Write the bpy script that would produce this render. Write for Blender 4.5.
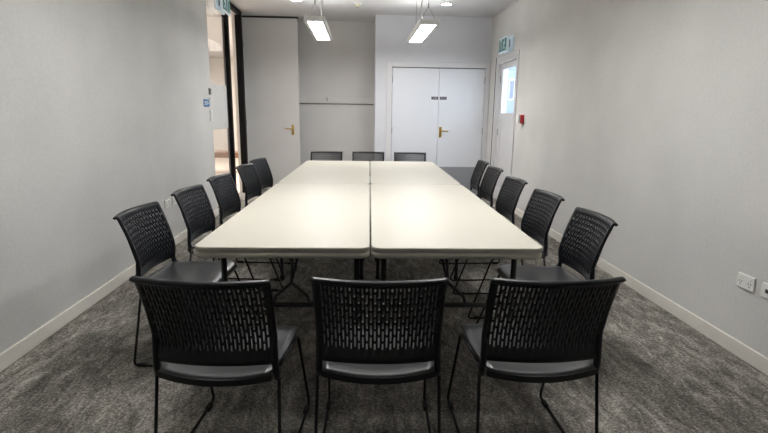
import bpy, bmesh, math, random
from mathutils import Vector, Matrix
random.seed(4)
PI = math.pi
R = math.radians
for o in list(bpy.data.objects):
    bpy.data.objects.remove(o)
scene = bpy.context.scene
COL = scene.collection

# ------------------------------------------------------------------ camera, light, exposure
XL, XR, YB, YR, ZC = -1.832, 2.128, 8.193, -1.4, 2.83
TABLE_TURN = -R(1.218)

cam_data = bpy.data.cameras.new('camera')
cam = bpy.data.objects.new('camera', cam_data)
COL.objects.link(cam)
cam_data.sensor_width = 36.0
cam_data.lens = 36.0 * 490.0 / 768.0
cam_data.clip_start = 0.05
pi_, ya_, ro_ = R(11.837), R(3.021), R(0.759)
fw = Vector((math.sin(ya_) * math.cos(pi_), math.cos(ya_) * math.cos(pi_), -math.sin(pi_)))
rt = Vector((math.cos(ya_), -math.sin(ya_), 0))
up = rt.cross(fw)
r2 = rt * math.cos(ro_) + up * math.sin(ro_)
u2 = -rt * math.sin(ro_) + up * math.cos(ro_)
M = Matrix((r2, u2, -fw)).transposed().to_4x4()
M.translation = Vector((-0.008, 0.0, 1.307))
cam.matrix_world = M
scene.camera = cam

world = bpy.data.worlds.new('world')
scene.world = world
world.use_nodes = True
bg = world.node_tree.nodes['Background']
bg.inputs[0].default_value = (0.70, 0.84, 1.0, 1)
bg.inputs[1].default_value = 7.0

PENDANT_STRENGTH = 28.0
PENDANT_UP = 15.0
DOWNLIGHT_STRENGTH = 25.0

vs = scene.view_settings
vs.view_transform = 'Standard'
vs.look = 'None'
vs.gamma = 1.0
vs.use_curve_mapping = False
vs.exposure = 0.10


# ------------------------------------------------------------------ helpers
def srgb(r, g, b):
    def f(c):
        c /= 255.0
        return c / 12.92 if c <= 0.04045 else ((c + 0.055) / 1.055) ** 2.4
    return (f(r), f(g), f(b), 1.0)


def mat(name, color, rough=0.5, metal=0.0, spec=0.5, emit=None, strength=0.0,
        vary=0.0, scale=20.0, bump=0.0, bump_scale=200.0, bump_dist=0.001):
    m = bpy.data.materials.new(name)
    m.use_nodes = True
    nt = m.node_tree
    b = nt.nodes['Principled BSDF']
    b.inputs['Base Color'].default_value = color
    b.inputs['Roughness'].default_value = rough
    b.inputs['Metallic'].default_value = metal
    b.inputs['Specular IOR Level'].default_value = spec
    if emit:
        b.inputs['Emission Color'].default_value = emit
        b.inputs['Emission Strength'].default_value = strength
    tc = nt.nodes.new('ShaderNodeTexCoord')
    if vary:
        n = nt.nodes.new('ShaderNodeTexNoise')
        n.inputs['Scale'].default_value = scale
        n.inputs['Detail'].default_value = 5
        nt.links.new(tc.outputs['Object'], n.inputs['Vector'])
        r = nt.nodes.new('ShaderNodeValToRGB')
        r.color_ramp.elements[0].position = 0.3
        r.color_ramp.elements[1].position = 0.7
        r.color_ramp.elements[0].color = tuple(c * (1 - vary) for c in color[:3]) + (1,)
        r.color_ramp.elements[1].color = tuple(min(1, c * (1 + vary)) for c in color[:3]) + (1,)
        nt.links.new(n.outputs['Fac'], r.inputs['Fac'])
        nt.links.new(r.outputs['Color'], b.inputs['Base Color'])
    if bump:
        n2 = nt.nodes.new('ShaderNodeTexNoise')
        n2.inputs['Scale'].default_value = bump_scale
        n2.inputs['Detail'].default_value = 3
        nt.links.new(tc.outputs['Object'], n2.inputs['Vector'])
        bp = nt.nodes.new('ShaderNodeBump')
        bp.inputs['Strength'].default_value = bump
        bp.inputs['Distance'].default_value = bump_dist
        nt.links.new(n2.outputs['Fac'], bp.inputs['Height'])
        nt.links.new(bp.outputs['Normal'], b.inputs['Normal'])
    return m


def wall_fabric(name):
    """grey pinboard fabric: fine weave, soft blotches, a few scuffs"""
    m = bpy.data.materials.new(name)
    m.use_nodes = True
    nt = m.node_tree
    b = nt.nodes['Principled BSDF']
    b.inputs['Roughness'].default_value = 0.85
    b.inputs['Specular IOR Level'].default_value = 0.2
    tc = nt.nodes.new('ShaderNodeTexCoord')
    n1 = nt.nodes.new('ShaderNodeTexNoise'); n1.inputs['Scale'].default_value = 1.6; n1.inputs['Detail'].default_value = 4
    n2 = nt.nodes.new('ShaderNodeTexNoise'); n2.inputs['Scale'].default_value = 55; n2.inputs['Detail'].default_value = 6
    n2.inputs['Roughness'].default_value = 0.7
    for n in (n1, n2):
        nt.links.new(tc.outputs['Object'], n.inputs['Vector'])
    mx = nt.nodes.new('ShaderNodeMix'); mx.data_type = 'FLOAT'; mx.inputs[0].default_value = 0.5
    nt.links.new(n1.outputs['Fac'], mx.inputs[2]); nt.links.new(n2.outputs['Fac'], mx.inputs[3])
    r = nt.nodes.new('ShaderNodeValToRGB')
    r.color_ramp.elements[0].position = 0.30
    r.color_ramp.elements[1].position = 0.70
    r.color_ramp.elements[0].color = srgb(198, 198, 196)
    r.color_ramp.elements[1].color = srgb(220, 219, 217)
    nt.links.new(mx.outputs[0], r.inputs['Fac'])
    nt.links.new(r.outputs['Color'], b.inputs['Base Color'])
    bp = nt.nodes.new('ShaderNodeBump'); bp.inputs['Strength'].default_value = 0.25; bp.inputs['Distance'].default_value = 0.002
    nt.links.new(n2.outputs['Fac'], bp.inputs['Height'])
    nt.links.new(bp.outputs['Normal'], b.inputs['Normal'])
    return m


def carpet_mat():
    m = bpy.data.materials.new('carpet')
    m.use_nodes = True
    nt = m.node_tree
    L = nt.links.new
    b = nt.nodes['Principled BSDF']
    b.inputs['Roughness'].default_value = 0.95
    b.inputs['Specular IOR Level'].default_value = 0.1
    tc = nt.nodes.new('ShaderNodeTexCoord')

    def noise(scale, detail, rough, rot=0.0, sc=(1, 1, 1), dist=0.0):
        mp = nt.nodes.new('ShaderNodeMapping')
        mp.inputs['Rotation'].default_value = (0, 0, rot)
        mp.inputs['Scale'].default_value = sc
        L(tc.outputs['Object'], mp.inputs['Vector'])
        n = nt.nodes.new('ShaderNodeTexNoise')
        n.inputs['Scale'].default_value = scale
        n.inputs['Detail'].default_value = detail
        n.inputs['Roughness'].default_value = rough
        n.inputs['Distortion'].default_value = dist
        L(mp.outputs['Vector'], n.inputs['Vector'])
        return n.outputs['Fac']
    big = noise(2.2, 5, 0.6, R(25), (1, 0.6, 1), 0.8)
    streak = noise(7, 7, 0.8, R(35), (1, 0.4, 1), 1.8)
    streak2 = noise(10, 7, 0.8, R(-30), (1, 0.35, 1), 1.6)
    fine = noise(75, 5, 0.85)

    def mixf(f, a, bb):
        mx = nt.nodes.new('ShaderNodeMix'); mx.data_type = 'FLOAT'; mx.inputs[0].default_value = f
        L(a, mx.inputs[2]); L(bb, mx.inputs[3])
        return mx.outputs[0]
    s = mixf(0.5, streak, streak2)
    s = mixf(0.22, s, big)
    s = mixf(0.42, s, fine)
    r = nt.nodes.new('ShaderNodeValToRGB')
    e = r.color_ramp.elements
    e[0].position = 0.405; e[0].color = srgb(44, 42, 39)
    e[1].position = 0.60; e[1].color = srgb(214, 208, 199)
    x = e.new(0.50); x.color = srgb(124, 120, 114)
    L(s, r.inputs['Fac'])
    L(r.outputs['Color'], b.inputs['Base Color'])
    bp = nt.nodes.new('ShaderNodeBump'); bp.inputs['Strength'].default_value = 0.6; bp.inputs['Distance'].default_value = 0.004
    L(fine, bp.inputs['Height'])
    L(bp.outputs['Normal'], b.inputs['Normal'])
    return m


def glass_mat(name, tint=(1, 1, 1, 1)):
    m = bpy.data.materials.new(name)
    m.use_nodes = True
    nt = m.node_tree
    nt.nodes.clear()
    out = nt.nodes.new('ShaderNodeOutputMaterial')
    tr = nt.nodes.new('ShaderNodeBsdfTransparent'); tr.inputs[0].default_value = tint
    gl = nt.nodes.new('ShaderNodeBsdfGlossy'); gl.inputs['Roughness'].default_value = 0.02
    fr = nt.nodes.new('ShaderNodeFresnel'); fr.inputs['IOR'].default_value = 1.5
    mx = nt.nodes.new('ShaderNodeMixShader')
    # same reflectance on both faces of the thin pane
    geo = nt.nodes.new('ShaderNodeNewGeometry')
    ior = nt.nodes.new('ShaderNodeMix'); ior.data_type = 'FLOAT'
    ior.inputs[2].default_value = 1.5; ior.inputs[3].default_value = 1 / 1.5
    nt.links.new(geo.outputs['Backfacing'], ior.inputs[0])
    nt.links.new(ior.outputs[0], fr.inputs['IOR'])
    nt.links.new(fr.outputs[0], mx.inputs[0])
    nt.links.new(tr.outputs[0], mx.inputs[1]); nt.links.new(gl.outputs[0], mx.inputs[2])
    nt.links.new(mx.outputs[0], out.inputs[0])
    return m


MT = {
    'wall': wall_fabric('grey_wall_fabric'),
    'carpet': carpet_mat(),
    'ceiling': mat('ceiling_paint', srgb(206, 206, 208), 0.8),
    'back_paint': mat('back_wall_paint', srgb(212, 214, 219), 0.6, vary=0.02, scale=3),
    'recess_paint': mat('recess_paint', srgb(206, 205, 204), 0.55, vary=0.03, scale=2),
    'trim': mat('skirting_paint', srgb(236, 232, 224), 0.45, vary=0.03, scale=6),
    'door': mat('door_paint', srgb(224, 227, 233), 0.34),
    'frame': mat('door_frame_paint', srgb(216, 216, 218), 0.4),
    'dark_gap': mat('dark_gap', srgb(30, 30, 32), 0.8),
    'black_metal': mat('black_powder_coat', srgb(5, 5, 8), 0.5, spec=0.15),
    'brass': mat('brass', srgb(190, 160, 90), 0.3, metal=1.0),
    'steel': mat('satin_steel', srgb(158, 161, 166), 0.5, metal=0.35),
    'white_plastic': mat('white_plastic', srgb(232, 232, 228), 0.35),
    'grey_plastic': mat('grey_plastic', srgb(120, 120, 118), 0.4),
    'dark_plastic': mat('dark_plastic', srgb(45, 45, 48), 0.4),
    'chair_plastic': mat('black_chair_plastic', srgb(17, 20, 26), 0.34, spec=0.42, bump=0.15, bump_scale=900, bump_dist=0.0004),
    'seat_plastic': mat('black_seat_plastic', srgb(38, 39, 43), 0.33, spec=1.0, bump=0.15, bump_scale=900, bump_dist=0.0004),
    'rod': mat('black_steel_rod', srgb(12, 12, 14), 0.4, spec=0.3),
    'table': mat('cream_table_plastic', srgb(207, 203, 190), 0.42, vary=0.015, scale=90, bump=0.12, bump_scale=260, bump_dist=0.0006),
    'table_leg': mat('dark_grey_tube', srgb(42, 43, 48), 0.4),
    'rubber': mat('rubber', srgb(22, 22, 22), 0.8),
    'lamp_body': mat('lamp_white_metal', srgb(232, 232, 230), 0.4),
    'lamp_lit': mat('lamp_diffuser', srgb(250, 250, 250), 0.5, emit=(1, 0.985, 0.96, 1), strength=PENDANT_STRENGTH),
    'lamp_up': mat('lamp_uplight', srgb(250, 250, 250), 0.5, emit=(1, 0.985, 0.96, 1), strength=PENDANT_UP),
    'down_lit': mat('downlight_diffuser', srgb(250, 250, 250), 0.5, emit=(1, 0.98, 0.95, 1), strength=DOWNLIGHT_STRENGTH),
    'wire': mat('steel_wire', srgb(90, 90, 92), 0.4, metal=0.6),
    'cord': mat('white_cord', srgb(225, 225, 225), 0.5),
    'glass': glass_mat('clear_glass'),
    'green': mat('exit_green', srgb(25, 92, 92), 0.4, emit=srgb(40, 150, 130), strength=0.1),
    'white_lit': mat('exit_white', srgb(215, 228, 236), 0.4, emit=srgb(225, 240, 250), strength=0.12),
    'red': mat('alarm_red', srgb(190, 25, 38), 0.35),
    'blue': mat('sign_blue', srgb(45, 110, 175), 0.4),
    'ink': mat('sign_dark', srgb(50, 48, 66), 0.5),
    'hall_wall': mat('corridor_paint', srgb(226, 222, 217), 0.7),
    'hall_floor': mat('corridor_floor', srgb(216, 204, 190), 0.5, vary=0.04, scale=5),
    'wood': mat('bench_wood', srgb(112, 80, 60), 0.45, vary=0.15, scale=8),
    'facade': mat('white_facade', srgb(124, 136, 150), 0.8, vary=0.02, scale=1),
    'facade_window': mat('facade_glass', srgb(48, 62, 96), 0.5),
    'ground': mat('paving', srgb(110, 110, 110), 0.9, vary=0.08, scale=2),
}


def finish(name, bm, material, parent=None, smooth=False, loc=None):
    me = bpy.data.meshes.new(name)
    bm.normal_update()
    bm.to_mesh(me)
    bm.free()
    me.materials.append(material)
    if smooth:
        for p in me.polygons:
            p.use_smooth = True
    o = bpy.data.objects.new(name, me)
    COL.objects.link(o)
    if parent is not None:
        o.parent = parent
    if loc is not None:
        o.location = loc
    return o


def box(bm, x0, x1, y0, y1, z0, z1, bev=0.0, seg=2):
    x0, x1 = min(x0, x1), max(x0, x1)
    y0, y1 = min(y0, y1), max(y0, y1)
    z0, z1 = min(z0, z1), max(z0, z1)
    vs_ = [bm.verts.new(p) for p in ((x0, y0, z0), (x1, y0, z0), (x1, y1, z0), (x0, y1, z0),
                                     (x0, y0, z1), (x1, y0, z1), (x1, y1, z1), (x0, y1, z1))]
    fs = [bm.faces.new([vs_[i] for i in f]) for f in ((3, 2, 1, 0), (4, 5, 6, 7), (0, 1, 5, 4), (1, 2, 6, 5), (2, 3, 7, 6), (3, 0, 4, 7))]
    if bev > 0:
        es = list({e for f in fs for e in f.edges})
        bmesh.ops.bevel(bm, geom=es, offset=bev, segments=seg, profile=0.5, affect='EDGES')
    return bm


def B(*a, **k):
    return box(bmesh.new(), *a, **k)


def tube(bm, pts, r, n=10, cap=True):
    """swept round tube along a polyline, parallel transported"""
    pts = [Vector(p) for p in pts]
    rings = []
    t0 = (pts[1] - pts[0]).normalized()
    ref = Vector((0, 0, 1)) if abs(t0.z) < 0.9 else Vector((1, 0, 0))
    nrm = t0.cross(ref).normalized()
    prev = t0
    for i, p in enumerate(pts):
        if i == 0:
            t = t0
        elif i == len(pts) - 1:
            t = (pts[i] - pts[i - 1]).normalized()
        else:
            t = ((pts[i + 1] - p).normalized() + (p - pts[i - 1]).normalized()).normalized()
        q = prev.rotation_difference(t)
        nrm = (q @ nrm).normalized()
        prev = t
        bn = t.cross(nrm)
        rings.append([bm.verts.new(p + (nrm * math.cos(2 * PI * j / n) + bn * math.sin(2 * PI * j / n)) * r) for j in range(n)])
    for a, b_ in zip(rings, rings[1:]):
        for j in range(n):
            bm.faces.new((a[j], a[(j + 1) % n], b_[(j + 1) % n], b_[j]))
    if cap:
        bm.faces.new(rings[0][::-1])
        bm.faces.new(rings[-1])
    return bm


def rounded(pts, rad, seg=5):
    """round the inner corners of a polyline"""
    pts = [Vector(p) for p in pts]
    out = [pts[0]]
    for i in range(1, len(pts) - 1):
        a, p, c = pts[i - 1], pts[i], pts[i + 1]
        d1, d2 = (a - p), (c - p)
        r = min(rad, d1.length * 0.45, d2.length * 0.45)
        s, e = p + d1.normalized() * r, p + d2.normalized() * r
        for k in range(seg + 1):
            t = k / seg
            out.append(s * (1 - t) ** 2 + p * 2 * t * (1 - t) + e * t * t)
    out.append(pts[-1])
    return out


def disc(bm, c, r, axis='z', h=0.01, n=28, r_top=None):
    """solid cylinder or cone frustum along an axis"""
    c = Vector(c)
    rt_ = r if r_top is None else r_top

    def P(a, rr, t):
        u, v = rr * math.cos(a), rr * math.sin(a)
        return c + {'z': Vector((u, v, t)), 'x': Vector((t, u, v)), 'y': Vector((v, t, u))}[axis]
    lo = [bm.verts.new(P(2 * PI * i / n, r, 0)) for i in range(n)]
    hi = [bm.verts.new(P(2 * PI * i / n, rt_, h)) for i in range(n)]
    for i in range(n):
        bm.faces.new((lo[i], lo[(i + 1) % n], hi[(i + 1) % n], hi[i]))
    bm.faces.new(lo[::-1])
    bm.faces.new(hi)
    return bm


def slab(bm, outlines):
    """stack of closed outlines (lists of points), bridged and capped"""
    rings = [[bm.verts.new(p) for p in ol] for ol in outlines]
    n = len(rings[0])
    for a, b_ in zip(rings, rings[1:]):
        for j in range(n):
            bm.faces.new((a[j], a[(j + 1) % n], b_[(j + 1) % n], b_[j]))
    bm.faces.new(rings[0][::-1])
    bm.faces.new(rings[-1])
    return bm


def rrect(hx, hy, r, z, seg=7):
    pts = []
    for cx, cy, a0 in ((hx - r, hy - r, 0), (-hx + r, hy - r, PI / 2), (-hx + r, -hy + r, PI), (hx - r, -hy + r, 1.5 * PI)):
        for k in range(seg + 1):
            a = a0 + PI / 2 * k / seg
            pts.append((cx + r * math.cos(a), cy + r * math.sin(a), z))
    return pts


def thing(name, label, cat, loc=(0, 0, 0), rz=0.0, group=None):
    o = bpy.data.objects.new(name, None)
    o.empty_display_size = 0.1
    COL.objects.link(o)
    o.location = loc
    o.rotation_euler = (0, 0, rz)
    o['label'] = label
    o['category'] = cat
    if group:
        o['group'] = group
    return o


def tag(o, label, cat, group=None):
    o['label'] = label
    o['category'] = cat
    if group:
        o['group'] = group
    return o


def struct(name, bm, m, label=None):
    o = finish(name, bm, m)
    o['kind'] = 'structure'
    if label:
        o['label'] = label
    return o


def struct_root(name, label, loc=(0, 0, 0)):
    o = bpy.data.objects.new(name, None)
    o.empty_display_size = 0.1
    COL.objects.link(o)
    o.location = loc
    o['kind'] = 'structure'
    o['label'] = label
    return o


def copy_tree(o, parent=None):
    c = o.copy()
    COL.objects.link(c)
    if parent is not None:
        c.parent = parent
    for ch in [x for x in bpy.data.objects if x.parent == o]:
        copy_tree(ch, c)
    return c


# ------------------------------------------------------------------ room shell
T = 0.15
struct('floor', B(XL - 0.15, XR + 0.15, YR, 9.2, -0.1, 0), MT['carpet'], 'dark grey mottled carpet over the whole meeting room floor')
struct('ceiling', B(XL - 0.15, XR + 0.15, YR, 9.2, ZC, ZC + 0.12), MT['ceiling'], 'plain off white painted ceiling')
Y_END = 6.33                                       # the left wall stops here, glazing starts
struct('wall_left', B(XL - T, XL, YR, Y_END, 0, ZC), MT['wall'], 'grey fabric covered wall on the left of the tables')
# right wall with a doorway
DY0, DY1, DZ = 6.80, 7.73, 2.10
bm = bmesh.new()
box(bm, XR, XR + T, YR, DY0, 0, ZC)
box(bm, XR, XR + T, DY0, DY1, DZ, ZC)
box(bm, XR, XR + T, DY1, YB + 0.2, 0, ZC)
struct('wall_right', bm, MT['wall'], 'grey fabric covered wall on the right of the tables')
struct('wall_rear', B(XL - T, XR + T, YR - T, YR, 0, ZC), mat('rear_wall_paint', srgb(238, 236, 230), 0.7), 'wall behind the camera')
# back wall: pillar and double door opening on the right, recess on the left
PX = 0.254
LX0, LX1, LZ = 0.525, 2.052, 2.05
bm = bmesh.new()
box(bm, PX, LX0, YB, YB + 0.9, 0, ZC)
box(bm, LX0, LX1, YB, YB + T, LZ, ZC)
box(bm, LX1, XR, YB, YB + T, 0, ZC)
box(bm, LX0, LX1, YB + 0.10, YB + T, 0, LZ)
struct('wall_back', bm, MT['back_paint'], 'white wall around the double doors at the far end')
YRC = 8.82
bm = bmesh.new()
box(bm, -1.93, PX, YRC, YRC + 0.1, 0, ZC)
struct('wall_recess', bm, MT['recess_paint'], 'grey back wall of the recess beside the double doors')
struct('trim_1', B(-1.3, PX - 0.001, YRC - 0.035, YRC, 1.472, 1.575, bev=0.004), MT['recess_paint'], 'rail across the recess wall')
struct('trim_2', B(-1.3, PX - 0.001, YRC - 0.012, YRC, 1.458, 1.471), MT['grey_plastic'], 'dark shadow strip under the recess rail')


def skirting(name, x0, x1, y0, y1, label):
    bm = bmesh.new()
    box(bm, x0, x1, y0, y1, 0, 0.086, bev=0.004)
    o = struct(name, bm, MT['trim'], label)
    return o


skirting('baseboard_left', XL, XL + 0.014, YR, Y_END, 'cream skirting board along the left wall')
skirting('baseboard_right', XR - 0.014, XR, YR, DY0 - 0.07, 'cream skirting board along the right wall')
skirting('baseboard_back', PX, LX0 - 0.085, YB - 0.014, YB, 'short skirting board on the pillar')
skirting('baseboard_rear', XL, XR, YR, YR + 0.014, 'skirting board behind the camera')

# ------------------------------------------------------------------ glazing on the left (window_1) and open doorway (door_1)
w1 = struct_root('window_1', 'glazed bay with black post at the end of the left wall', (XL, Y_END, 0))


def loc_B(ox, oy, x0, x1, y0, y1, z0, z1, bev=0.0):
    return B(x0 - ox, x1 - ox, y0 - oy, y1 - oy, z0, z1, bev=bev)


finish('mullion', loc_B(XL, Y_END, -1.910, -1.832, 7.30, 7.37, 0, ZC - 0.06), MT['black_metal'], w1)
finish('header', loc_B(XL, Y_END, -1.888, -1.832, Y_END, 8.19, ZC - 0.06, ZC), MT['black_metal'], w1)
finish('sill', loc_B(XL, Y_END, -1.888, -1.832, Y_END, 7.31, 0, 0.05), MT['black_metal'], w1)
finish('pane', loc_B(XL, Y_END, -1.866, -1.858, Y_END, 7.31, 0.05, ZC - 0.06), MT['glass'], w1)
finish('transom_panel', loc_B(XL, Y_END, -1.857, -1.838, Y_END, 7.085, 1.08, 1.655, bev=0.003), MT['wall'], w1)
d1 = struct_root('door_1', 'open doorway with a black frame beside the flush door', (XL, 8.16, 0))
finish('frame_post', loc_B(XL, 8.16, -1.925, -1.832, 8.11, 8.19, 0, ZC - 0.06), MT['black_metal'], d1)
bm = bmesh.new()
for z in (0.25, 1.1, 2.3):
    disc(bm, (-1.828 - XL, 8.192 - 8.16, z), 0.008, h=0.09, n=10)
finish('hinge', bm, MT['steel'], d1)

# flush full height door leaf beside it
d2 = struct_root('door_2', 'tall flush white door leaf with a brass lever', (-1.45, 8.5, 0))
finish('door_leaf', loc_B(-1.45, 8.5, -1.90, -1.012, 8.5, 8.55, 0.01, 2.80, bev=0.002), MT['recess_paint'], d2)
finish('top_track', loc_B(-1.45, 8.5, -1.90, -1.0, 8.505, 8.545, 2.80, ZC), MT['dark_gap'], d2)
finish('side_fill', loc_B(-1.45, 8.5, -1.93, -1.9, 8.19, 8.82, 0, ZC), MT['recess_paint'], d2)


def lever(parent, x, y, z, d, sx=1):
    """brass lever on a long backplate; sx is the way the lever points"""
    bm = bmesh.new()
    box(bm, x - 0.021, x + 0.021, y - 0.008, y, z - 0.085, z + 0.085, bev=0.004)
    disc(bm, (x, y - 0.012, z - 0.05), 0.008, axis='y', h=0.006, n=12)
    tube(bm, rounded([(x, y - 0.006, z + 0.02), (x, y - 0.055, z + 0.02), (x + sx * 0.125, y - 0.055, z + 0.018)], 0.02), 0.0095, 10)
    return finish('handle', bm, MT['brass'], parent, True)


lever(d2, -1.125 + 1.45, 0, 1.02, 0, -1)

# ------------------------------------------------------------------ double doors (door_3)
DX, DYY = (LX0 + LX1) / 2, YB
d3 = struct_root('door_3', 'white double doors with steel kick plates and a brass lever', (DX, DYY, 0))
# architrave
bm = bmesh.new()
box(bm, LX0 - 0.085 - DX, LX0 - 0.0 - DX, -0.018, 0.0, 0, LZ + 0.08, bev=0.004)
box(bm, LX1 - DX, LX1 + 0.07 - DX, -0.018, 0.0, 0, LZ + 0.08, bev=0.004)
box(bm, LX0 - DX, LX1 - DX, -0.018, 0.0, LZ, LZ + 0.08, bev=0.004)
finish('architrave', bm, MT['frame'], d3)
finish('rebate', B(LX0 - DX, LX1 - DX, 0.045, 0.099, 0.0, LZ - 0.001), MT['dark_gap'], d3)
MX = 1.296
for side, (a, b_) in enumerate(((LX0 + 0.006, MX - 0.002), (MX + 0.002, LX1 - 0.006))):
    leaf = finish('door_leaf', B(a - DX, b_ - DX, 0.004, 0.044, 0.008, 2.038, bev=0.002), MT['door'], d3)
    finish('kick_plate', B(a + 0.012 - DX, b_ - 0.012 - DX, 0.0022, 0.0038, 0.012, 0.446), MT['steel'], leaf)
    hx = a if side == 0 else b_
    for z in (0.226, 1.048, 1.86):
        hb = bmesh.new()
        disc(hb, (hx - DX, 0.0, z - 0.05), 0.008, h=0.10, n=10)
        finish('hinge', hb, MT['steel'], leaf, True)
    # small dark engraved plate: pale strokes of worn lettering on it
    px0 = 1.176 if side == 0 else 1.316
    plate = finish('name_plate', B(px0 - DX, px0 + 0.11 - DX, 0.001, 0.0038, 1.545, 1.592), MT['ink'], leaf)
    txt = bpy.data.curves.new('door_word', 'FONT')
    txt.body = 'STORE' if side == 0 else 'ROOM'
    txt.size = 0.024
    txt.align_x = 'CENTER'
    txt.align_y = 'CENTER'
    txt.extrude = 0.0004
    tm = bpy.data.objects.new('door_word', txt)
    COL.objects.link(tm)
    tm.location = (px0 + 0.055 - DX, 0.0005, 1.5685)
    tm.rotation_euler = (PI / 2, 0, 0)
    tm.parent = leaf
    txt.materials.append(MT['white_plastic'])
    if side == 1:
        lever(leaf, MX + 0.045 - DX, 0.004, 1.02, 0, 1)

# ------------------------------------------------------------------ outside door in the right wall (door_4)
d4 = struct_root('door_4', 'white glazed outside door in the right wall', (XR, (DY0 + DY1) / 2, 0))
oy = (DY0 + DY1) / 2


def RB(x0, x1, y0, y1, z0, z1, bev=0.0):
    return B(x0, x1, y0 - oy, y1 - oy, z0, z1, bev=bev)


bm = bmesh.new()
for a in ((-0.016, 0.0, DY0 - 0.065, DY0, 0, DZ + 0.065), (-0.016, 0.0, DY1, DY1 + 0.065, 0, DZ + 0.065), (-0.016, 0.0, DY0, DY1, DZ, DZ + 0.065)):
    box(bm, a[0], a[1], a[2] - oy, a[3] - oy, a[4], a[5], bev=0.003)
finish('architrave', bm, MT['frame'], d4)
bm = bmesh.new()
for a in ((0, T, DY0, DY0 + 0.03, 0, DZ), (0, T, DY1 - 0.03, DY1, 0, DZ), (0, T, DY0 + 0.03, DY1 - 0.03, DZ - 0.03, DZ)):
    box(bm, a[0], a[1], a[2] - oy, a[3] - oy, a[4], a[5])
finish('jamb', bm, MT['frame'], d4)
finish('black_strip', RB(-0.020, 0.0, DY1 + 0.0651, DY1 + 0.085, 0, DZ + 0.07), MT['dark_gap'], d4)  # black strip standing proud at the far edge of the architrave
LY0, LY1 = DY0 + 0.033, DY1 - 0.033
GZ0, GZ1 = 1.34, 1.99
bm = bmesh.new()
for a in ((LY0, LY0 + 0.10, 0.01, 2.065), (LY1 - 0.10, LY1, 0.01, 2.065)):
    box(bm, 0.04, 0.085, a[0] - oy, a[1] - oy, a[2], a[3])
for a in ((0.01, 0.20), (1.24, GZ0), (GZ1, 2.065)):
    box(bm, 0.04, 0.085, LY0 + 0.10 - oy, LY1 - 0.10 - oy, a[0], a[1])
n = 7
wb = (LY1 - LY0 - 0.20) / n
for i in range(n):
    box(bm, 0.052, 0.078, LY0 + 0.10 + i * wb + 0.002 - oy, LY0 + 0.10 + (i + 1) * wb - 0.002 - oy, 0.20, 1.24)
leaf4 = finish('door_leaf', bm, MT['frame'], d4)
finish('backing', RB(0.060, 0.070, LY0 + 0.09, LY1 - 0.09, 0.19, 1.25), MT['frame'], leaf4)
finish('pane', RB(0.058, 0.064, LY0 + 0.10, LY1 - 0.10, GZ0, GZ1), MT['glass'], leaf4)
for z in (0.3, 1.05, 1.85):
    hb = bmesh.new()
    disc(hb, (0.036, LY1 - 0.004 - oy, z - 0.05), 0.009, h=0.10, n=10)
    finish('hinge', hb, MT['steel'], leaf4, True)

# ------------------------------------------------------------------ the corridor beyond the left glazing
struct('floor_corridor', B(-4.6, XL - 0.15, 4.5, 22, -0.1, 0), MT['hall_floor'], 'pale floor of the corridor beyond the glass')
bm = bmesh.new()
box(bm, -4.75, -4.6, 4.5, 22, 0, ZC)
box(bm, -4.75, XL - T, 4.35, 4.5, 0, ZC)
box(bm, -4.6, -1.93, 15.0, 15.15, 0, ZC)
box(bm, -1.99, -1.93, 8.19, 15.0, 0, ZC)
struct('wall_corridor', bm, MT['hall_wall'], 'pale corridor walls beyond the glass')
struct('ceiling_corridor', B(-4.75, XL - T, 4.35, 15.15, ZC, ZC + 0.12), MT['ceiling'], 'corridor ceiling')
bench = thing('corridor_bench', 'brown wooden bench in the corridor seen through the glazing', 'bench', (-3.1, 10.9, 0))
finish('seat', B(-0.75, 0.75, -0.22, 0.22, 0.34, 0.46, bev=0.01), MT['wood'], bench)
for x in (-0.6, 0.6):
    finish('leg', B(x - 0.04, x + 0.04, -0.2, 0.2, 0.0, 0.34, bev=0.004), MT['wood'], bench)
al = bpy.data.lights.new('corridor_lamp', 'AREA')
al.shape = 'RECTANGLE'; al.size = 0.6; al.size_y = 6.0; al.energy = 230; al.color = (1.0, 0.93, 0.86)
alo = bpy.data.objects.new('corridor_lamp', al)
COL.objects.link(alo)
alo.location = (-3.4, 10.0, ZC - 0.05)

# ------------------------------------------------------------------ outdoors beyond door_4
struct('ground', B(XR + T, 14, 2, 40, -0.15, -0.02), MT['ground'], 'paving outside the glazed door')
bld = thing('neighbouring_building', 'white building with a blue-grey window seen through the door glass', 'building', (8.0, 26.0, 0))
finish('wall', B(0, 0.3, -9, 10, -0.02, 7), MT['facade'], bld)
fo = finish('window', B(-0.05, 0.0, -0.45, 0.46, 2.1, 3.15, bev=0.01), MT['facade_window'], bld)
bm = bmesh.new()
box(bm, -0.065, -0.05, -0.45, 0.46, 3.09, 3.15); box(bm, -0.065, -0.05, -0.45, 0.46, 2.10, 2.16)
box(bm, -0.065, -0.05, -0.45, -0.39, 2.16, 3.09); box(bm, -0.065, -0.05, 0.40, 0.46, 2.16, 3.09)
finish('window_frame', bm, MT['frame'], fo)

# ------------------------------------------------------------------ pendant lamps
PL, PW, PH = 1.50, 0.235, 0.055


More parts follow.
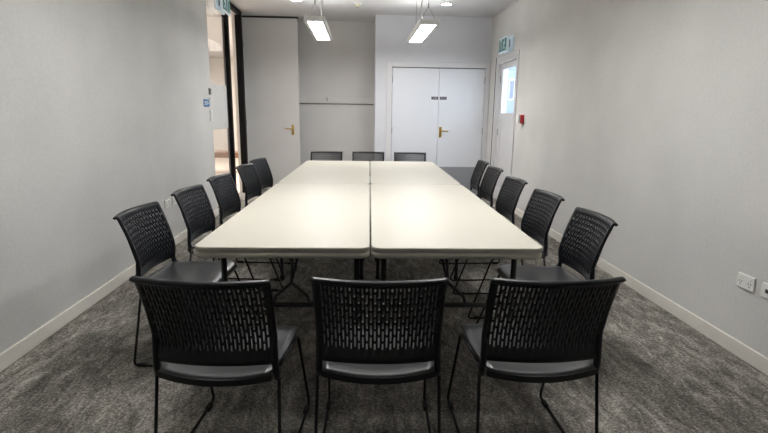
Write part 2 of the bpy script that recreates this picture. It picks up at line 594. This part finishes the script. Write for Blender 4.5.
def pendant(x, y, label, cord_side):
    t = thing('pendant_lamp', label, 'lamp', (x, y, 2.30), 0, 'long white pendant lamps')
    bm = bmesh.new()
    hx, hy = PW / 2, PL / 2
    ix, iy = 0.0825, hy - 0.045
    # shallow white tray open below, lit panel set into it
    box(bm, -hx, -ix, -hy, hy, 0, PH, bev=0.003)
    box(bm, ix, hx, -hy, hy, 0, PH, bev=0.003)
    box(bm, -ix, ix, -hy, -iy, 0, PH, bev=0.003)
    box(bm, -ix, ix, iy, hy, 0, PH, bev=0.003)
    box(bm, -ix, ix, -iy, iy, 0.02, PH - 0.004)
    finish('housing', bm, MT['lamp_body'], t)
    finish('diffuser', B(-ix, ix, -iy, iy, 0.004, 0.0198), MT['lamp_lit'], t)
    finish('uplight_panel', B(-ix + 0.01, ix - 0.01, -iy, iy, PH - 0.0038, PH + 0.001), MT['lamp_up'], t)
    for sy in (-1, 1):
        bm = bmesh.new()
        tube(bm, [(-0.09, sy * (hy - 0.12), PH), (0, sy * (hy - 0.12), PH + 0.16)], 0.002, 6)
        tube(bm, [(0.09, sy * (hy - 0.12), PH), (0, sy * (hy - 0.12), PH + 0.16)], 0.002, 6)
        tube(bm, [(0, sy * (hy - 0.12), PH + 0.15), (0, sy * (hy - 0.12), ZC - 2.30)], 0.0022, 6)
        finish('suspension_wire', bm, MT['wire'], t, True)
        finish('wire_gripper', disc(bmesh.new(), (0, sy * (hy - 0.12), PH + 0.14), 0.006, h=0.05, n=10), MT['wire'], t, True)
    cx = cord_side * 0.085
    bm = bmesh.new()
    tube(bm, rounded([(cx, -hy + 0.04, PH - 0.002), (cx - 0.01, -hy + 0.03, PH + 0.15), (cx + 0.025, -hy + 0.05, PH + 0.33), (cx + 0.01, -hy + 0.04, ZC - 2.30)], 0.1), 0.008, 8)
    finish('power_cord', bm, MT['cord'], t, True)
    finish('ceiling_rose', disc(bmesh.new(), (cx + 0.01, -hy + 0.04, ZC - 2.30 - 0.022), 0.04, h=0.022), MT['lamp_body'], t, True)
    return t


pendant(-0.502, 6.52, 'lit white pendant lamp at far end, left one, above the recess side', 1)
pendant(0.783, 6.56, 'lit white pendant lamp at far end, right one, before the double doors', -1)
pendant(-0.502, 2.85, 'added near left pendant lamp over the front tables, unseen above the frame', 1)  # this unseen near pair is added to even out light in the near half
pendant(0.783, 2.85, 'added near right pendant lamp over the front tables, unseen above the frame', -1)


def downlight(x, y, label):
    t = thing('downlight', label, 'light', (x, y, ZC), 0, 'round ceiling downlights')
    bm = bmesh.new()
    n = 32
    pr = [(0.085, 0.0), (0.088, -0.006), (0.072, -0.008), (0.068, -0.001)]
    rings = [[bm.verts.new((r * math.cos(2 * PI * i / n), r * math.sin(2 * PI * i / n), z)) for i in range(n)] for r, z in pr]
    for a, b_ in zip(rings, rings[1:]):
        for j in range(n):
            bm.faces.new((a[j], a[(j + 1) % n], b_[(j + 1) % n], b_[j]))
    finish('rim', bm, MT['lamp_body'], t, True)
    finish('diffuser', disc(bmesh.new(), (0, 0, -0.004), 0.069, h=0.003), MT['down_lit'], t)


downlight(1.218, 7.31, 'round lit downlight in ceiling before the double doors')
downlight(-0.873, 7.26, 'round lit downlight in ceiling left of the pendants, cut by frame top')

# smoke detector
sd = thing('smoke_detector', 'small pale smoke detector on the ceiling between the two lamps', 'smoke detector', (-0.03, 7.39, ZC))
finish('base', disc(bmesh.new(), (0, 0, -0.02), 0.055, h=0.02), MT['white_plastic'], sd, True)
finish('chamber', disc(bmesh.new(), (0, 0, -0.05), 0.025, h=0.03, r_top=0.042), mat('detector_cream', srgb(205, 200, 175), 0.4), sd, True)
finish('grille', disc(bmesh.new(), (0, 0, -0.056), 0.018, h=0.006), MT['grey_plastic'], sd)


# ------------------------------------------------------------------ exit signs
def exit_sign(loc, s, label):
    """edge lit box on a wall plate; s=-1 faces -X (right wall), s=+1 faces +X"""
    t = thing('exit_sign', label, 'exit sign', loc, 0, 'running man exit signs')
    w = 0.19
    finish('wall_plate', B(0, s * 0.028, -w * 1.02, w * 1.02, 0.0, 0.205, bev=0.004), MT['white_lit'], t)
    finish('bracket', B(s * 0.028, s * 0.07, -0.09, 0.09, 0.06, 0.16), MT['grey_plastic'], t)
    body = finish('light_box', B(s * 0.07, s * 0.105, -w, w, -0.01, 0.20, bev=0.005), MT['white_lit'], t)
    f = finish('green_panel', B(s * 0.105, s * 0.1065, -w + 0.012, w - 0.012, 0.012, 0.178), MT['green'], body)
    # the running man and the doorway he runs to
    bm = bmesh.new()
    xx = s * 0.1078
    def flat(pts):
        a = [bm.verts.new((xx, p[0], p[1])) for p in pts]
        b2 = [bm.verts.new((s * 0.1066, p[0], p[1])) for p in pts]
        bm.faces.new(a); bm.faces.new(b2[::-1])
        for i in range(len(a)):
            bm.faces.new((a[i], a[(i + 1) % len(a)], b2[(i + 1) % len(a)], b2[i]))
    c = [(-0.075 + 0.013 * math.cos(2 * PI * i / 12), 0.155 + 0.013 * math.sin(2 * PI * i / 12)) for i in range(12)]
    flat(c)
    flat([(-0.092, 0.135), (-0.062, 0.139), (-0.052, 0.09), (-0.078, 0.085)])
    flat([(-0.065, 0.137), (-0.020, 0.112), (-0.022, 0.104), (-0.062, 0.122)])
    flat([(-0.090, 0.134), (-0.120, 0.105), (-0.114, 0.100), (-0.084, 0.118)])
    flat([(-0.058, 0.092), (-0.028, 0.062), (-0.036, 0.026), (-0.048, 0.030), (-0.044, 0.058), (-0.072, 0.080)])
    flat([(-0.078, 0.090), (-0.096, 0.050), (-0.135, 0.048), (-0.135, 0.036), (-0.088, 0.036), (-0.064, 0.084)])
    flat([(0.035, 0.022), (0.035, 0.168), (0.125, 0.168), (0.125, 0.022), (0.113, 0.022), (0.113, 0.156), (0.047, 0.156), (0.047, 0.022)])
    finish('running_man_symbol', bm, MT['white_lit'], f)
    return t


exit_sign((XR, 7.20, 2.185), -1, 'green running man exit sign above the glazed outside door')
exit_sign((-1.832, 6.88, 2.575), 1, 'green exit sign high on the black framed glazing, cut by frame top')

# ------------------------------------------------------------------ small fittings
cp = thing('fire_call_point', 'red fire alarm call point beside the glazed outside door', 'fire alarm', (XR, 6.42, 1.262))
finish('back_box', B(-0.05, 0, -0.05, 0.05, -0.055, 0.055, bev=0.005), MT['red'], cp)
finish('front_cover', B(-0.074, -0.05, -0.048, 0.048, -0.052, 0.05, bev=0.004), MT['white_plastic'], cp)
finish('push_panel', B(-0.0755, -0.074, -0.025, 0.025, -0.025, 0.025), MT['white_plastic'], cp)


def socket(x, y, z, s, label, kind='double'):
    t = thing('power_socket', label, 'socket', (x, y, z), 0, 'white wall sockets')
    hw = 0.06
    finish('face_plate', B(0, s * 0.011, -hw, hw, -0.039, 0.039, bev=0.003), MT['white_plastic'], t)
    if kind == 'double':
        for yy in (-0.032, 0.032):
            finish('switch', B(s * 0.011, s * 0.0145, yy - 0.009, yy + 0.009, 0.012, 0.028, bev=0.001), MT['white_plastic'], t)
            bm = bmesh.new()
            for dy, dz in ((-0.009, -0.004), (0.009, -0.004), (0, -0.02)):
                box(bm, s * 0.011, s * 0.0116, yy + dy - 0.0022, yy + dy + 0.0022, dz - 0.005, dz + 0.005)
            finish('socket_slots', bm, MT['dark_plastic'], t)
    else:
        bm = bmesh.new()
        for yy in (-0.02, 0.02):
            box(bm, s * 0.011, s * 0.0125, yy - 0.010, yy + 0.010, -0.010, 0.010)
        finish('data_port', bm, MT['dark_plastic'], t)
    return t


socket(XR, 2.463, 0.427, -1, 'white double power socket low on right wall, fully in view')
socket(XR, 2.295, 0.427, -1, 'white data socket low on right wall, cut by the right frame edge', 'data')
socket(XL, 4.685, 0.443, 1, 'white wall socket behind left chairs, nearer of the pair')
socket(XL, 4.868, 0.443, 1, 'white wall socket behind left chairs, farther of the pair')

th = thing('thermostat', 'small grey thermostat at top of the column by the glazing', 'thermostat', (XL, 6.26, 1.545))
finish('body', B(0, 0.018, -0.03, 0.03, -0.035, 0.04, bev=0.004), MT['grey_plastic'], th)
finish('display', B(0.018, 0.0195, -0.02, 0.02, -0.005, 0.028), MT['dark_plastic'], th)
sn = thing('sensor_plate', 'tiny white sensor plate just above the blue wall notice', 'sensor', (XL, 6.25, 1.463))
finish('body', B(0, 0.01, -0.022, 0.022, -0.012, 0.012, bev=0.002), MT['white_plastic'], sn)
finish('lens', disc(bmesh.new(), (0.010, 0, 0), 0.007, axis='x', h=0.003, n=12), MT['dark_plastic'], sn)
bs = thing('wall_notice', 'small blue notice on the end of the left wall', 'sign', (XL, 6.12, 1.405))
finish('board', B(0, 0.004, -0.11, 0.11, -0.042, 0.042), MT['blue'], bs)
bm = bmesh.new()
box(bm, 0.004, 0.0048, -0.09, 0.06, 0.012, 0.020); box(bm, 0.004, 0.0048, -0.09, 0.085, -0.004, 0.004); box(bm, 0.004, 0.0048, -0.09, 0.03, -0.020, -0.012)
finish('print_lines', bm, MT['white_plastic'], bs)
ls = thing('light_switch', 'white light switch plate below the blue wall notice', 'switch', (XL, 6.27, 1.255))
finish('face_plate', B(0, 0.011, -0.037, 0.037, -0.065, 0.065, bev=0.003), MT['white_plastic'], ls)
for z in (-0.028, 0.0, 0.028):
    finish('rocker', B(0.011, 0.015, -0.012, 0.012, z - 0.009, z + 0.009, bev=0.001), MT['white_plastic'], ls)
hk = thing('coat_hook', 'small metal hook on the rail across the recess wall', 'hook', (-0.563, YRC - 0.035, 1.54))
bm = bmesh.new()
box(bm, -0.012, 0.012, -0.004, 0.0, -0.03, 0.035, bev=0.001)
tube(bm, rounded([(0, -0.003, 0.02), (0, -0.04, 0.01), (0, -0.05, 0.04)], 0.015), 0.004, 8)
tube(bm, rounded([(0, -0.003, -0.01), (0, -0.03, -0.03), (0, -0.035, -0.005)], 0.012), 0.004, 8)
finish('hook_body', bm, MT['steel'], hk, True)

# ------------------------------------------------------------------ folding tables
TW, TL, TZ = 0.760, 1.974, 0.74


def make_table():
    t = thing('folding_table', '', 'table')
    hx, hy = TW / 2, TL / 2
    bm = bmesh.new()
    prof = [(-0.048, 0.012, 0.040), (-0.049, 0.004, 0.045), (-0.044, 0.0, 0.05), (-0.029, 0.0, 0.05), (-0.027, 0.003, 0.05),
            (-0.019, 0.003, 0.05), (-0.017, 0.0, 0.05), (-0.005, 0.0, 0.05), (-0.0015, 0.001, 0.049), (0.0, 0.004, 0.046)]
    slab(bm, [rrect(hx - ins, hy - ins, r, TZ + z) for z, ins, r in prof])
    top = finish('tabletop', bm, MT['table'], t, False)
    me = top.data
    for p in me.polygons:
        p.use_smooth = abs(p.normal.z) < 0.9
    zt = TZ - 0.0485
    # steel side rails under the top
    for s in (-1, 1):
        finish('side_rail', B(s * 0.325 - 0.012, s * 0.325 + 0.012, -hy + 0.10, hy - 0.10, zt - 0.022, zt), MT['table_leg'], t)
    for e in (-1, 1):
        ye = e * (hy - 0.235)
        finish('leg_hinge_bar', tube(bmesh.new(), [(-0.34, ye, zt - 0.03), (0.34, ye, zt - 0.03)], 0.0125, 12), MT['table_leg'], t, True)
        for s in (-1, 1):
            bm = bmesh.new()
            tube(bm, [(s * 0.318, ye, zt - 0.03), (s * 0.318, ye, 0.02)], 0.014, 14)
            lg = finish('leg', bm, MT['table_leg'], t, True)
            finish('foot_cap', disc(bmesh.new(), (s * 0.318, ye, 0.0), 0.017, h=0.03, n=14), MT['rubber'], lg, True)
        finish('crossbar', tube(bmesh.new(), [(-0.318, ye, 0.385), (0.318, ye, 0.385)], 0.0125, 12), MT['table_leg'], t, True)
        # wishbone brace: apex carries the folding stay, arms drop to the crossbar
        bm = bmesh.new()
        for s in (-1, 1):
            tube(bm, rounded([(0, ye - e * 0.01, 0.495), (s * 0.082, ye, 0.425), (s * 0.086, ye, 0.388)], 0.015), 0.008, 8)
        finish('wishbone_brace', bm, MT['table_leg'], t, True)
        bm = bmesh.new()
        tube(bm, rounded([(0, ye - e * 0.01, 0.495), (0.02, ye - e * 0.22, 0.63), (0.02, ye - e * 0.42, zt - 0.01)], 0.05), 0.007, 8)
        tube(bm, rounded([(0, ye - e * 0.01, 0.495), (-0.02, ye - e * 0.22, 0.63), (-0.02, ye - e * 0.42, zt - 0.01)], 0.05), 0.007, 8)
        finish('folding_stay', bm, MT['table_leg'], t, True)
    return t


def tf(x, y):
    a = TABLE_TURN
    return (x * math.cos(a) - y * math.sin(a), x * math.sin(a) + y * math.cos(a))


Y0, LL = 2.034, 1.986
tbl = make_table()
spots = [(-0.3835, 0, 'cream folding table at front left, nearest the camera'),
         (0.3835, 0, 'cream folding table at front right, nearest the camera'),
         (-0.3835, 1, 'cream folding table at back left, before the recess'),
         (0.3835, 1, 'cream folding table at back right, before the double doors')]
for i, (x, k, lab) in enumerate(spots):
    o = tbl if i == 0 else copy_tree(tbl)
    px, py = tf(x, Y0 + LL * (k + 0.5))
    o.location = (px, py, 0)
    o.rotation_euler = (0, 0, TABLE_TURN)
    o['label'] = lab
    o['category'] = 'table'
    o['group'] = 'cream folding tables pushed together'

# ------------------------------------------------------------------ chairs
CW = 0.221                                          # half width at the ears


def make_chair():
    """origin on the floor below the ears of the backrest; sitter looks to +Y"""
    t = thing('meeting_chair', '', 'chair')
    ZT, ZBOT = 0.785, 0.470

    def back_pt(u, v):
        """u -1..1 across, v 0..1 upwards on the main shell"""
        z = ZBOT + (ZT - ZBOT) * v
        hw = 0.213 + 0.004 * max(0.0, v) ** 1.6
        y = 0.092 - 0.080 * max(0.0, (v - 0.15) / 0.85) ** 1.45 - 0.012 * (1 - min(1.0, max(0.0, v) / 0.3)) ** 2
        y -= 0.040 * (1 - u * u) * (0.75 + 0.25 * v)
        return Vector((u * hw, y, z))
    # slot layout
    NS = 29
    zs0, zs1 = 0.519, 0.772
    us = [-1.0, -0.955]
    pitch = 1.80 / NS
    slots = []
    for i in range(NS):
        c = -0.90 + pitch * (i + 0.5)
        a, b_ = c - pitch * 0.22, c + pitch * 0.22
        us += [a, b_]
        slots.append((a, b_))
    us += [0.955, 1.0]
    P = (zs1 - zs0) / 5
    zl = [ZBOT, 0.49]
    rows = []
    for k in range(5):
        z = zs0 + k * P
        zl += [z, z + 0.007, z + P / 2, z + P / 2 + 0.007]
    zl += [zs1, ZT]
    zl = sorted(set(round(z, 5) for z in zl))
    bm = bmesh.new()
    grid = [[bm.verts.new(back_pt(u, (z - ZBOT) / (ZT - ZBOT))) for u in us] for z in zl]

    def is_hole(i, zm):
        # column index i between us[i] and us[i+1]
        k = i - 2
        if k < 0 or k % 2 or k // 2 >= NS:
            return False
        if zm < zs0 or zm > zs1:
            return False
        q = (zm - zs0) % P
        # bridges alternate between two heights from one column to the next
        if (k // 2) % 2 == 0:
            return not (0 <= q < 0.007)
        return not (P / 2 <= q < P / 2 + 0.007)
    for j in range(len(zl) - 1):
        zm = (zl[j] + zl[j + 1]) / 2
        for i in range(len(us) - 1):
            if is_hole(i, zm):
                continue
            bm.faces.new((grid[j][i], grid[j][i + 1], grid[j + 1][i + 1], grid[j + 1][i]))
    # rolled lip along the top, flaring backwards and past the sides
    prev = grid[-1]
    for dy, dz, k in ((-0.004, 0.004, 1.003), (-0.010, 0.0055, 1.007), (-0.016, 0.004, 1.011), (-0.021, -0.001, 1.015)):
        row = []
        for u, v0 in zip(us, grid[-1]):
            row.append(bm.verts.new((v0.co.x * k, v0.co.y + dy, v0.co.z + dz)))
        for i in range(len(us) - 1):
            bm.faces.new((prev[i], prev[i + 1], row[i + 1], row[i]))
        prev = row
    bk = finish('backrest', bm, MT['chair_plastic'], t, True)
    so = bk.modifiers.new('solid', 'SOLIDIFY')
    so.thickness = 0.0135
    so.offset = 0
    # moulded uprights down both edges of the shell, ending in the leg sockets
    for s in (-1, 1):
        bm = bmesh.new()
        rings = []
        for v, wx, wy in ((-0.20, 0.012, 0.013), (-0.10, 0.013, 0.014), (0.0, 0.012, 0.013), (0.3, 0.010, 0.010), (0.7, 0.009, 0.008), (0.97, 0.006, 0.005)):
            p = back_pt(s * 0.965, v)
            if v < 0:
                p = back_pt(s * 0.965, 0)
                p.z = ZBOT + (ZT - ZBOT) * v
                p.y += 0.012 * (-v / 0.20)
                p.x += s * 0.002
            rings.append([(p.x + wx * math.cos(a), p.y + wy * math.sin(a), p.z)
                          for a in [2 * PI * q / 12 for q in range(12)]])
        slab(bm, rings)
        finish('upright', bm, MT['chair_plastic'], t, True)
    # seat: dished shell, raised at the rear, waterfall front
    bm = bmesh.new()
    nu, nv = 16, 18
    g = []
    for j in range(nv + 1):
        v = j / nv
        row = []
        y = 0.060 + 0.405 * v
        hw = 0.190 + 0.022 * math.sin(min(1, v * 1.4) * PI / 2)
        # rounded corners
        if v > 0.88:
            q = (v - 0.88) / 0.12
            hw -= 0.035 * (1 - math.sqrt(max(0, 1 - q * q)))
        for i in range(nu + 1):
            u = -1 + 2 * i / nu
            z = 0.452 - 0.022 * math.sin(PI * min(1, v * 1.25)) * (1 - u * u * 0.55)
            z -= 0.018 * (1 - u * u) * (1 - v) ** 2
            if v > 0.8:
                z -= 0.024 * ((v - 0.8) / 0.2) ** 2
            if v < 0.15:
                z -= 0.012 * ((0.15 - v) / 0.15) ** 2
            yy = y - (0.022 * (1 - u * u) * (1 - v) ** 3)
            row.append(bm.verts.new((u * hw, yy, z)))
        g.append(row)
    for j in range(nv):
        for i in range(nu):
            bm.faces.new((g[j][i], g[j][i + 1], g[j + 1][i + 1], g[j + 1][i]))
    st = finish('seat', bm, MT['seat_plastic'], t, True)
    so = st.modifiers.new('solid', 'SOLIDIFY')
    so.thickness = 0.010
    so.offset = -1
    # dark moulded rear beam under the back of the seat
    bm = bmesh.new()
    pts = []
    for i in range(13):
        u = -1 + i / 6
        pts.append((u * 0.196, 0.066 - 0.026 * (1 - u * u), 0.428 - 0.014 * (1 - u * u)))
    rings = []
    for x, y, z in pts:
        rings.append([(x, y - 0.007, z + 0.010), (x, y + 0.010, z + 0.008), (x, y + 0.010, z - 0.012), (x, y - 0.007, z - 0.013)])
    slab(bm, rings)
    finish('rear_beam', bm, MT['chair_plastic'], t)
    # sled base: one bent rod on each side plus cross rods below the seat
    for s in (-1, 1):
        path = rounded([(s * 0.214, 0.096, 0.445), (s * 0.222, 0.022, 0.0075), (s * 0.221, 0.575, 0.0075), (s * 0.208, 0.430, 0.405), (s * 0.195, 0.13, 0.415)], 0.028, 6)
        sd_ = finish('sled_leg', tube(bmesh.new(), path, 0.0062, 10), MT['rod'], t, True)
        for yy in (0.065, 0.51):
            finish('floor_glide', B(s * 0.219 - 0.009, s * 0.219 + 0.009, yy - 0.024, yy + 0.024, 0.0, 0.019, bev=0.003), MT['rubber'], sd_)
    for yy in (0.15, 0.40):
        finish('cross_rod', tube(bmesh.new(), [(-0.198, yy, 0.413), (0.198, yy, 0.413)], 0.006, 8), MT['rod'], t, True)
    return t


chair = make_chair()
# x, y of the point under the backrest ears, direction of the sitter in degrees (0 = +Y), label, group
G1, G2, G3, G4 = 'chairs along the near end', 'chairs along the left side', 'chairs along the right side', 'chairs along the far end'
places = [
    (-0.503, 1.488, -5.0, 'black slotted chair at near end, left of three, seen from behind', G1),
    (0.059, 1.486, -2.0, 'black slotted chair at near end, middle of three, seen from behind', G1),
    (0.636, 1.480, 0.5, 'black slotted chair at near end, right of three, seen from behind', G1),
    (-1.185, 2.625, -93.0, 'black chair on left side nearest the camera, against grey wall', G2),
    (-1.158, 3.325, -95.0, 'second black chair from the camera on the left side', G2),
    (-1.138, 4.010, -96.0, 'third black chair from the camera, middle of the left side', G2),
    (-1.129, 4.860, -97.0, 'fourth black chair from the camera on the left side', G2),
    (-1.125, 5.500, -99.0, 'black chair on the left side farthest from the camera', G2),
    (1.252, 2.500, 89.0, 'black chair on right side nearest the camera, against grey wall', G3),
    (1.270, 3.205, 92.0, 'second black chair from the camera on the right side', G3),
    (1.288, 3.950, 92.0, 'third black chair from the camera, middle of the right side', G3),
    (1.345, 4.790, 91.0, 'fourth black chair from the camera on the right side', G3),
    (1.388, 5.445, 88.0, 'black chair on the right side farthest from the camera', G3),
    (-0.445, 6.74, 178.0, 'black chair at far end, left of three, only backrest top showing', G4),
    (0.122, 6.74, 178.0, 'black chair at far end, middle of three, only backrest top showing', G4),
    (0.690, 6.70, 178.0, 'black chair at far end, right of three, before the double doors', G4),
]
for i, (x, y, a, lab, grp) in enumerate(places):
    o = chair if i == 0 else copy_tree(chair)
    o.location = (x, y, 0)
    o.rotation_euler = (0, 0, R(a))
    o['label'] = lab
    o['category'] = 'chair'
    o['group'] = grp
